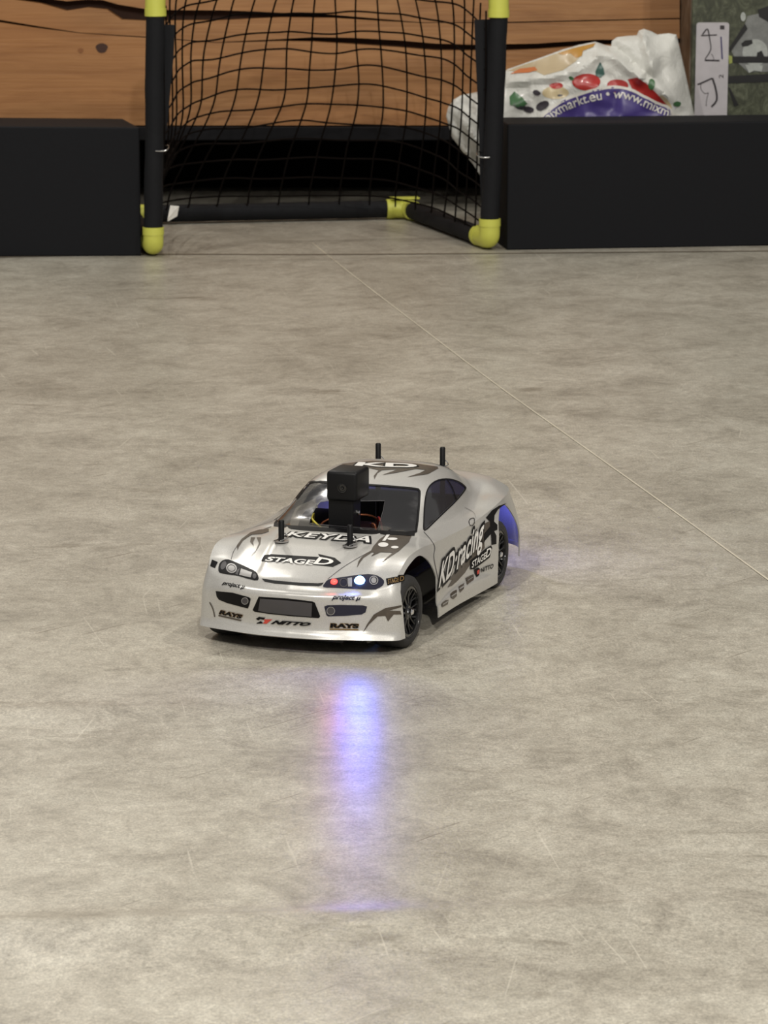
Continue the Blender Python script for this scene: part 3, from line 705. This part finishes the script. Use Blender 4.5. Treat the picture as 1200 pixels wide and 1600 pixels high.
# panes
v, f = tri([tuple(p) for p in catmull(ws_px, 2, True)], 3.2, hole=hole_px)
pane = skin.lay('windscreen', v, f, M['glass'], car, -.0004); pane['label'] = 'smoked windscreen with ragged rectangular cut-out'
v, f = tri([tuple(p) for p in catmull(sw_px, 3, True)], 2.6)
skin.lay('side_window', v, f, M['sglass'], car, -.0004, mirror=1)
wloop = [tuple(p) for p in catmull(ws_px, 2, True)]
skin.line('windscreen_seal', wloop + [wloop[0], wloop[1]], 2.6, M['dk'], car, .0003, 0)
skin.line('windscreen_seal', [(428, 820), (470, 826), (520, 829), (580, 832.5), (648, 835)], 5., M['dk'], car, .0005, 3)
skin.line('cutout_edge', hole_px + [hole_px[0]], .7, M['dg'], car, .0002, 0)
sloop = [tuple(p) for p in catmull(sw_px, 3, True)]
skin.line('window_seal', sloop + sloop[:2], 2.0, M['dk'], car, .0003, 0, mirror=1)
skin.line('window_divider', [(698, 749), (706, 762), (713, 781)], 1.6, M['dk'], car, .0004, 3, mirror=1)
# rear window (dark) laid on the tail, seen only from elsewhere
rw = [(x, y) for x, y in [(-128, -48), (-128, 48), (-176, 42), (-176, -42)]]
v, f = tri(rw, 6.)
RV = []
def down(x, y, off=.0004):
    h = loc_skin.ray_cast(Vector((x * mm, y * mm, .3)), Vector((0, 0, -1))); return h[0] + Vector((0, 0, off))
link('rear_window', [down(p[0], p[1]) for p in v], [tuple(q) for q in f], M['dk'], car, True)
# lamps
hlL = [(505, 917.5), (508, 911), (513, 906), (525, 903.7), (550, 900), (575, 897.5), (590, 900), (600, 907.5), (598, 915), (587, 921), (567, 921), (542, 919.7), (520, 918.5)]
hlR = [(341.5, 890), (342.6, 882), (348, 876), (357, 874.5), (371, 880), (389, 888), (400, 894), (403.6, 900), (403, 907), (389, 905), (372, 900), (355, 897.6), (343.5, 895)]
hL = skin.poly('headlamp', hlL, M['dn'], car, .0004, 2.5, curve=2); hL['label'] = 'lit headlamp with a red and a blue LED'
hR = skin.poly('headlamp', hlR, M['dk'], car, .0004, 2.5, curve=2); hR['label'] = 'unlit headlamp with printed reflectors'
def onlamp(par, nm, pts, mat, off, **k): 
    v, f = tri(pts, 2.5); return skin.lay(nm, v, f, mat, par, off, **k)
def ring(cx_, cy_, rx, ry, w, a=0):
    return [ellipse(cx_, cy_, rx, ry, 28, a), ellipse(cx_, cy_, rx - w, ry - w, 28, a)]
def lampring(par, cx_, cy_, rx, ry, w, mat, off, a=0):
    o_, i_ = ring(cx_, cy_, rx, ry, w, a); V2 = [Vector(p) for p in o_ + i_]; n_ = len(o_)
    return skin.lay('reflector_ring', V2, [(k, (k + 1) % n_, n_ + (k + 1) % n_, n_ + k) for k in range(n_)], mat, par, off)
lampring(hL, 584, 907.5, 7, 7, 1.3, M['dg2'], .0007); onlamp(hL, 'reflector', ellipse(584, 907.5, 4.2, 4.6, 16), M['dg2'], .0007)
lampring(hL, 537, 911, 6.5, 7, 1.2, M['dg'], .0007); onlamp(hL, 'reflector', [(543, 904), (550, 903), (550, 917), (544, 917)], M['dg2'], .0006)
onlamp(hR, 'reflector', ellipse(349.5, 884, 4, 7, 16, .4), M['dg'], .0006); onlamp(hR, 'reflector', ellipse(362, 888.5, 8.5, 7.5, 20, .3), M['dg2'], .0006)
lampring(hR, 362, 888.5, 6.5, 5.5, 1., M['dg'], .0008, .3); onlamp(hR, 'reflector', [(377, 889), (394, 895), (392, 903), (374, 899)], M['dg2'], .0006)
onlamp(hR, 'reflector', [(371, 891), (375, 889), (372, 899), (368, 898)], M['dg'], .0007); onlamp(hR, 'reflector', ellipse(398, 901, 3, 4, 12), M['dg'], .0007)
def led(px, py, r, mat, par, nm, color, power):
    p = skin.px(px, py, 0); lo = CI @ p; n_ = 14
    prof = [(r * math.sin(R(a)), r * .9 * math.cos(R(a))) for a in range(90, -1, -15)]
    prof = [(max(1e-5, a), h) for a, h in prof]
    d = Vector((.93, .10, .12)).normalized(); q = Vector((0, 0, 1)).rotation_difference(d)
    b = B().lathe([(r, -.002)] + prof, n_); b.v = [lo + q @ w for w in b.v]
    o = b.obj(nm, mat, par, True); o['label'] = nm.replace('_', ' ') + ', lit'
    l = bpy.data.lights.new(nm + '_glow', 'SPOT'); l.energy = power; l.color = color; l.shadow_soft_size = r * .9; l.spot_size = R(120); l.spot_blend = .9
    lo_ = bpy.data.objects.new(nm + '_glow', l); COL.objects.link(lo_); lo_.parent = car; lo_.location = lo + d * (r + .0015)
    dd = Vector((.95, .02, -.12)).normalized(); lo_.rotation_euler = Vector((0, 0, -1)).rotation_difference(dd).to_euler(); return o
led(521.7, 910, .0030, M['led_r'], hL, 'red_led', (1, .05, .03), .028)
led(561.7, 908.3, .0046, M['led_b'], hL, 'blue_led', (.12, .18, 1), .42)
# side markers, slot, intakes
skin.poly('side_marker', [(328.5, 884.7), (331.4, 874.6), (340.5, 878.5), (336, 888)], M['dk'], car, .0004, 2.5)
skin.poly('bonnet_gap', [(409, 904.5), (430, 907.5), (470, 911), (497, 912), (506, 911), (503, 914.5), (498, 916), (470, 915.2), (430, 912), (414, 909)], M['blackm'], car, .0006, 3)
it = skin.poly('air_intake', [(404.5, 932), (450, 935), (488, 939.5), (492, 941.5), (500.5, 963), (498, 965.5), (460, 963), (420, 959), (398, 955.5), (395, 953)], M['dk'], car, .0004, 3)
skin.poly('intake_mesh', [(407, 935), (450, 938), (488, 942), (487, 963), (460, 961), (420, 957), (404, 954)], M['dg'], it, .0008, 3)
for pts, c, r_ in (([(337.5, 923.5), (364, 926), (389, 933), (392, 935.3), (390, 944), (387.6, 950.5), (377.5, 948), (355, 942), (342.6, 937), (339, 932)], (383.5, 938.5), 5.5),
               ([(506.7, 947.5), (512, 945.5), (533, 945), (566.7, 945.8), (573.5, 947.5), (571, 956.7), (565, 960), (540, 962), (513, 962.8), (510, 961)], (517, 954), 6.5)):
    o = skin.poly('side_intake', pts, M['dn'] if c[0] > 450 else M['dk'], car, .0004, 3); onlamp(o, 'fog_lamp', ellipse(c[0], c[1], r_, r_, 20), M['dg'], .0007)
    lampring(o, c[0], c[1], r_, r_, .9, M['dg2'], .0009)
# stickers
def sticker(name, body_, quad, mat=None, edge=None, offset=.0, shear=0., off=.0006, eoff=.05, backing=None, bk=None, sub=.14, mirror=False, space=1.):
    if backing: skin.poly(name, backing, bk, car, off - .0002, 2.5)
    v0, f0 = text2d(body_, offset, shear, sub, space); bb = bbox(v0)
    if edge:
        v1, f1 = text2d(body_, offset + eoff, shear, sub, space); skin.lay(name + '_outline', fit(v1, quad, bb), f1, edge, car, off, smooth=False)
    o = skin.lay(name, fit(v0, quad, bb), f0, mat, car, off + .0003, smooth=False); return o
skin.poly('bonnet_sticker', [(413, 868), (424, 866.5), (500, 871), (497, 866), (523, 872), (533, 880), (520, 886), (497, 883.5), (470, 880), (408, 877)], M['dk'], car, .0004, 3)
sticker('bonnet_sticker', 'STAGE', [(421, 871), (493, 876.5), (488, 884), (413, 877.5)], M['dw'], offset=.03, shear=.0)
sticker('bonnet_sticker', 'D', [(499, 871.5), (526, 876), (514, 884.5), (489, 882.5)], M['dw'], offset=.03)
sticker('bonnet_lettering', 'KEYDA', [(456, 832), (589, 840), (577, 849), (447, 838.5)], M['dw'], M['dk'], offset=.02, eoff=.085, space=1.08)
skin.poly('bonnet_flame', [(602.5, 836.3), (643, 837.5), (639, 847), (623.6, 861), (610, 870), (596, 879.4), (605, 871), (614, 864), (604, 863.5), (595, 863), (579.5, 870), (585, 864), (581, 863.5), (568, 872), (562, 880), (557.5, 888), (560, 878), (564, 872), (572, 865), (579.5, 861), (583, 854.5), (593, 843)], M['db'], car, .0004, 3)
skin.multi('bonnet_flame', [ellipse(598.7, 852, 8, 3.6, 16), ellipse(617, 856, 6, 2, 12), ellipse(613, 843, 8, 2, 12), [(597, 846), (604, 836.5), (609, 836.5), (602, 846)]], M['dw'], car, .0007, 2.5)
skin.multi('bonnet_flame', [[(371, 860.5), (370, 852.6), (377.5, 842.5), (391, 832.5), (405, 828), (420, 826.5), (420, 831), (409, 834.6), (393, 835.7), (380, 844.7), (373, 855)],
    [(392, 840), (391, 847), (396.6, 853.7), (395.5, 847), (399, 840)], [(387.6, 873.4), (400, 860.5), (404.5, 849), (401, 840), (408, 840), (406.7, 850.4), (399, 862.7)]], M['db'], car, .0004, 2.5)
# roof
skin.poly('roof_flame', [(533, 725.5), (560, 722), (582.5, 720.5), (619, 722), (652, 725), (683, 729.5), (685, 732), (668.7, 741), (635.7, 746), (656, 739.4), (665, 734.5), (650, 733), (617, 739.4), (597, 742.5), (613.7, 736.7), (621, 733.5), (597, 735), (590, 739.4), (585, 749), (584, 744), (591.7, 735), (579, 732), (551, 729)], M['db'], car, .0004, 3)
sticker('roof_lettering', 'KD', [(560, 723.2), (649, 725.5), (654, 732), (553, 729.5)], M['dw'], M['dk'], offset=.04, eoff=.05)
# flank
skin.poly('flank_flame', [(758.7, 809), (768, 797.6), (779, 790.5), (791, 786.5), (777.7, 796), (772, 805.5), (771.4, 815), (776.5, 820), (776.5, 827.7), (771.4, 830), (775, 837), (775, 850), (767.5, 851.4), (766.7, 834), (757, 845), (754.8, 851), (755.6, 834), (765, 823), (765, 815)], M['dk'], car, .0005, 2.5, mirror=1)
skin.poly('flank_flame', [(689, 921), (700, 908), (715, 886), (733, 862), (750, 836), (757, 818), (768, 812), (766, 824), (756, 843), (757, 856), (745, 868), (736, 879), (726, 895), (714, 908), (706, 915), (699, 918), (706, 906), (699, 906)], M['db'], car, .0003, 2.5, mirror=1)
sticker('flank_lettering', 'KD\u00b7racing', [(689, 879), (756, 806), (752, 862), (682, 932)], M['dw'], M['dk'], offset=.02, shear=.12, off=.0007, eoff=.095, space=1.06)
sticker('flank_sticker', 'STAGE', [(736, 877), (758, 862), (757, 873), (735, 888)], M['dw'], M['dk'], offset=.02, off=.001, eoff=.07, backing=[(734, 876), (757, 858), (766, 852), (768, 856), (764, 871), (740, 889), (734, 890)], bk=M['dk'])
sticker('flank_sticker', 'D', [(759, 858), (767, 854), (764, 868), (757, 872)], M['dw'], offset=.02, off=.001)
sticker('flank_sticker', 'NITTO', [(750, 888), (770, 880), (769, 887.5), (750, 895)], M['dk'], offset=.03, off=.0007)
skin.poly('flank_sticker', [(740, 890), (746, 886.5), (749, 889), (748, 899), (744, 902), (741, 896)], M['dk'], car, .0006, 2.)
skin.poly('flank_sticker', [(744, 892), (748, 889.5), (747.5, 896), (744.5, 898)], M['dr'], car, .0009, 2.)
for q in ([(727, 903), (739, 897), (740, 906), (729, 914)], [(716, 917), (725, 911), (724, 920), (718, 926)], [(703, 929), (707, 925), (713, 922), (713, 931), (708, 936), (704, 934)], [(689, 943), (695, 938), (700, 937), (699, 944), (690, 949)]):
    skin.poly('flank_sticker', q, M['db'], car, .0006, 2.)
    c_ = Vector((sum(p[0] for p in q) / len(q), sum(p[1] for p in q) / len(q)))
    skin.line('flank_sticker', [c_ + Vector((-4, 2.5)), c_ + Vector((0, 0)), c_ + Vector((4, -2.8))], 1.4, M['dg2'], car, .0009, 2)
# bumper writing
sticker('bumper_sticker', 'project \u03bc', [(350, 909), (384, 915), (381, 923), (347, 915)], M['dk'], offset=.04, shear=.2)
sticker('bumper_sticker', 'project \u03bc', [(521, 930), (564, 931.5), (562, 940), (518, 938)], M['dn'], offset=.04, shear=.2)
sticker('bumper_sticker', 'RAYS', [(346, 953), (380, 960.5), (377, 966.5), (343, 959)], M['dk'], M['gold'], offset=.05, eoff=.05)
skin.line('bumper_sticker', [(342, 961.5), (377.5, 969.5)], 2.2, M['db'], car, .0006, 4)
sticker('bumper_sticker', 'RAYS', [(517, 973.5), (561, 974.5), (560, 981.5), (516, 980.5)], M['dk'], M['gold'], offset=.05, eoff=.05)
skin.line('bumper_sticker', [(515, 983), (560, 984)], 2.2, M['gold'], car, .0006, 4)
sticker('bumper_sticker', 'NITTO', [(427, 968.5), (487.5, 972.5), (484, 978), (423, 974.5)], M['dk'], offset=.07, shear=.3)
skin.multi('bumper_sticker', [[(400, 966.5), (405, 963.5), (415, 965), (412, 968), (407, 967), (404, 969)], [(402, 973), (408, 970), (412, 974), (401, 974.2)]], M['dk'], car, .0006, 2.)
skin.poly('bumper_sticker', [(412, 967.5), (426, 967.5), (421, 971), (417, 974.5), (411, 974), (414, 970)], M['dr'], car, .0006, 2.)
sticker('bumper_sticker', 'STAGE', [(606, 906), (622, 902.5), (622, 909), (606, 913.5)], M['gold'], offset=.02, backing=[(603, 904.5), (621, 901), (622, 898.5), (632, 898), (631.5, 908), (605, 915)], bk=M['dk'], off=.0007)
sticker('bumper_sticker', 'D', [(624, 900.5), (630.5, 899.5), (630, 907.5), (623.5, 908.5)], M['gold'], offset=.03, off=.0007)
skin.poly('bumper_flame', [(566.7, 989), (573, 976), (584, 960), (602, 950), (627, 945.5), (627, 948.5), (608, 954), (625, 954.5), (627, 960), (615, 960), (606, 971), (602, 962), (590, 963), (577, 975)], M['db'], car, .0005, 2.5)
skin.line('bumper_flame', [(328, 941), (333, 951), (336, 964)], 1.6, M['db'], car, .0005, 3)
# panel gaps
skin.line('door_gap', [(662, 831), (673, 843.5), (679, 855), (677.5, 870), (682, 894), (686, 912)], .9, M['dg'], car, .0003, 4, mirror=1)
skin.line('door_gap', [(726, 793), (735, 797.6), (741, 802), (743, 809)], .9, M['dg2'], car, .0003, 4, mirror=1)
skin.line('bonnet_line', [(512, 905), (540, 884), (580, 861), (615, 845), (645, 836)], .8, M['dg'], car, .0003, 5)
skin.line('bonnet_line', [(361, 874), (366, 860), (378, 846), (398, 833), (424, 823)], .8, M['dg'], car, .0003, 5)
hd = [tuple(p) for p in catmull([(733, 813), (740, 810), (741, 815), (739, 820), (734, 821)], 3, True)]
skin.line('door_handle', hd + [hd[0]], 1., M['dk'], car, .0005, 0, mirror=1)
# body posts with clips
def post(x, y, z0, z1, cl, nm='body_post'):
    b = B().lathe([(.0022, 0.0), (.0026, .0008), (.0026, z1 - z0 - .001), (.0020, z1 - z0)], 16, 'z', (x, y, z0)); o = b.obj(nm, M['black'], car, True)
    zc = cl; pts = [(x + .006, y + .0015, zc), (x - .004, y + .004, zc + .0005), (x - .010, y + .002, zc + .001), (x - .012, y - .001, zc + .003), (x - .009, y - .004, zc + .0015), (x + .001, y - .003, zc), (x + .009, y - .004, zc)]
    B().tube([Vector(tuple(p)) for p in catmull(pts, 5)], .0006, 6).obj('body_clip', M['metal'], o, True)
    B().lathe([(.0028, -.0003), (.0065, -.0003), (.0065, .0003), (.0028, .0003)], 20, 'z', (x, y, zc - .0015), True).obj('washer', M['dg2'], o, True)
for (x, y, z1) in ((110, 32, 101.4), (110, -32, 101.6)):
    zc = down(x, y).z; post(x * mm, y * mm, .03, z1 * mm, zc + .002)
for (x, y, z1) in ((-153, 32, 125.5), (-153, -32, 125.5)):
    zc = down(x, y).z; post(x * mm, y * mm, .03, z1 * mm, zc + .002)
# action camera on its post
mt = B(); mt.box((26 * mm, -10.5 * mm, .045), (48 * mm, 13.0 * mm, .111), .0015); mt.obj('camera_mount', M['black'], car)
ac = B(); ac.box((16 * mm, -11 * mm, .1095), (52 * mm, 18.0 * mm, .1365), .003); ac = ac.obj('action_camera', M['black'], car, True); ac['label'] = 'small black cube camera'
B().lathe([(.0042, 0), (.0042, .0012), (.0034, .0014), (.0030, .0006)], 24, 'x', (.0518, .0045, .122)).obj('lens_ring', M['rim'], ac, True)
B().lathe([(.0016, 0), (.0012, .0008), (.0002, .0011)], 18, 'x', (.0526, .0045, .122)).obj('lens', M['rim'], ac, True)
B().lathe([(.0022, 0), (.0022, .002), (.0012, .0026)], 10, 'y', (.036, .0128, .097)).obj('mount_screw', M['metal'], mt_ if False else car, True)
# chassis and electronics under the shell
ch = B().box((-.215, -.045, .008), (.165, .045, .014), .002).box((.10, -.06, .012), (.15, .06, .03), .003).box((-.16, -.06, .012), (-.105, .06, .036), .003).box((.15, -.066, .009), (.160, .060, .016), .003).box((-.185, -.07, .014), (-.178, .07, .075), .002).obj('chassis', M['chassis'], car)  # last upright panel is added to keep the tail glow out of the cabin
B().box((-.05, -.04, .014), (.06, -.012, .05), .003).obj('battery', M['blackm'], ch); B().box((-.05, .016, .014), (.005, .044, .052), .002).obj('receiver', M['board'], ch)
B().box((.012, .018, .014), (.055, .046, .066), .002).obj('speed_controller', M['blackm'], ch)
B().box((-.04, -.03, .052), (.02, .02, .074), .002).obj('servo', M['board'], ch)
for pts, mt_ in (([(.0, -.045, .06), (.015, -.036, .088), (.034, -.031, .0885), (.044, -.021, .0845), (.047, -.010, .078), (.04, 0, .06)], 'wire_y'), ([(.03, .04, .05), (.02, .03, .085), (0, .02, .086), (-.03, .01, .07)], 'wire_r'), ([(.04, .035, .06), (.03, .028, .084), (.01, .018, .08), (-.02, .03, .06)], 'copper'), ([(.02, .045, .05), (.03, .02, .078), (.01, -.02, .085), (-.02, -.03, .06)], 'silver'), ([(.0, -.04, .05), (.02, -.025, .083), (.0, .01, .088), (-.03, .02, .07)], 'copper')):
    B().tube([Vector(tuple(p)) for p in catmull(pts, 6)], .0009, 8).obj('wire', M[mt_], ch, True)
for sx in (.1265, -.1285):
    B().tube([(sx, -.08, .031), (sx, .08, .031)], .004, 12).obj('axle', M['chassis'], ch, True)
    for sg in (1, -1): B().tube([(sx + .02, sg * .03, .02), (sx, sg * .066, .024), (sx - .02, sg * .03, .02)], .0035, 8).obj('suspension_arm', M['chassis'], ch, True)
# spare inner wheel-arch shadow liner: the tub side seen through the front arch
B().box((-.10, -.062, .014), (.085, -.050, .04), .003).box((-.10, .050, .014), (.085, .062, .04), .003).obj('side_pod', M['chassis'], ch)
# wheels
RW, WW = .0318, .026
def wheel(x, sg):
    y1 = (.0925 if sg > 0 else .0865) if x > 0 else .0955; st = Matrix.Rotation(R(-3 if x > 0 else 0), 3, 'Z')
    rimb = B(); c = Vector((x, 0, RW))
    rimb.lathe([(.0225, 0), (.0232, .001), (.0222, -.002), (.0205, -.004), (.0205, -.022), (.0225, -.026), (.0190, -.024), (.0190, -.004), (.0200, .0005)], 48, 'y', (0, 0, 0), True)
    for k_ in range(10):
        a = 2 * math.pi * k_ / 10
        for da in (-.16, .16):
            p0 = Vector((math.cos(a) * .0055, -.0025, math.sin(a) * .0055)); p1 = Vector((math.cos(a + da * .4) * .013, -.0035, math.sin(a + da * .4) * .013)); p2 = Vector((math.cos(a + da) * .0208, -.0012, math.sin(a + da) * .0208))
            rimb.tube([p0, p1, p2], [.0013, .0011, .0011], 6)
    rimb.lathe([(.0070, -.008), (.0070, -.0015), (.0050, -.0005), (.0030, -.0012)], 24, 'y')
    tb = B(); tb.lathe([(.0222, .0005), (.0245, .0012), (.0285, .0008), (.0308, -.0012), (RW, -.0045), (RW, -.0215), (.0308, -.0248), (.0285, -.0262), (.0230, -.0262), (.0205, -.022), (.0205, -.004)], 64, 'y', (0, 0, 0), True)
    nb = B(); nb.lathe([(.0032, -.002), (.0032, .0022), (.0022, .0032), (.0010, .0034)], 6, 'y')
    out = []
    for bb_ in (rimb, tb, nb):
        bb_.v = [st @ Vector((w.x, sg * w.y, w.z)) + Vector((x, sg * y1, RW)) for w in bb_.v]
    w_ = rimb.obj('wheel', M['rim'], car, True); tb.obj('tire', M['tire'], w_, True); nb.obj('hub_nut', M['chrome'], w_, True)
for x in (.1265, -.1285):
    for sg in (1, -1): wheel(x, sg)
# tail lamps: blue LEDs shining back and into the rear corners
for sg in (1, -1):
    v, f = tri([(a, c) for a, c in ((-62 * sg if 0 else 34, 62), (74, 60), (74, 72), (34, 75))], 6.)
    V = []
    for p in v:
        h = loc_skin.ray_cast(Vector((-.4, sg * p[0] * mm, p[1] * mm)), Vector((1, 0, 0))); V.append(h[0] + Vector((-.0005, 0, 0)))
    o = link('tail_lamp', V, [tuple(q) for q in f], M['dr'], car, True)
    B().lathe([(.004, 0), (.004, .002), (.0015, .0045), (.0002, .005)], 14, 'x', (0, 0, 0)).obj('blue_led', M['led_b2'], o, True)
    bl = o.children[-1]; h = loc_skin.ray_cast(Vector((-.4, sg * .055, .067)), Vector((1, 0, 0))); bl.scale = (-1, 1, 1); bl.location = h[0]
    l = bpy.data.lights.new('tail_glow', 'POINT'); l.energy = .10; l.color = (.2, .22, 1); l.shadow_soft_size = .004
    q = bpy.data.objects.new('tail_glow', l); COL.objects.link(q); q.parent = car; q.location = (-.246, sg * .055, .066)
    l = bpy.data.lights.new('tail_glow', 'POINT'); l.energy = .02; l.color = (.15, .17, 1); l.shadow_soft_size = .004
    q = bpy.data.objects.new('tail_glow', l); COL.objects.link(q); q.parent = car; q.location = (-.205, sg * .068, .055)
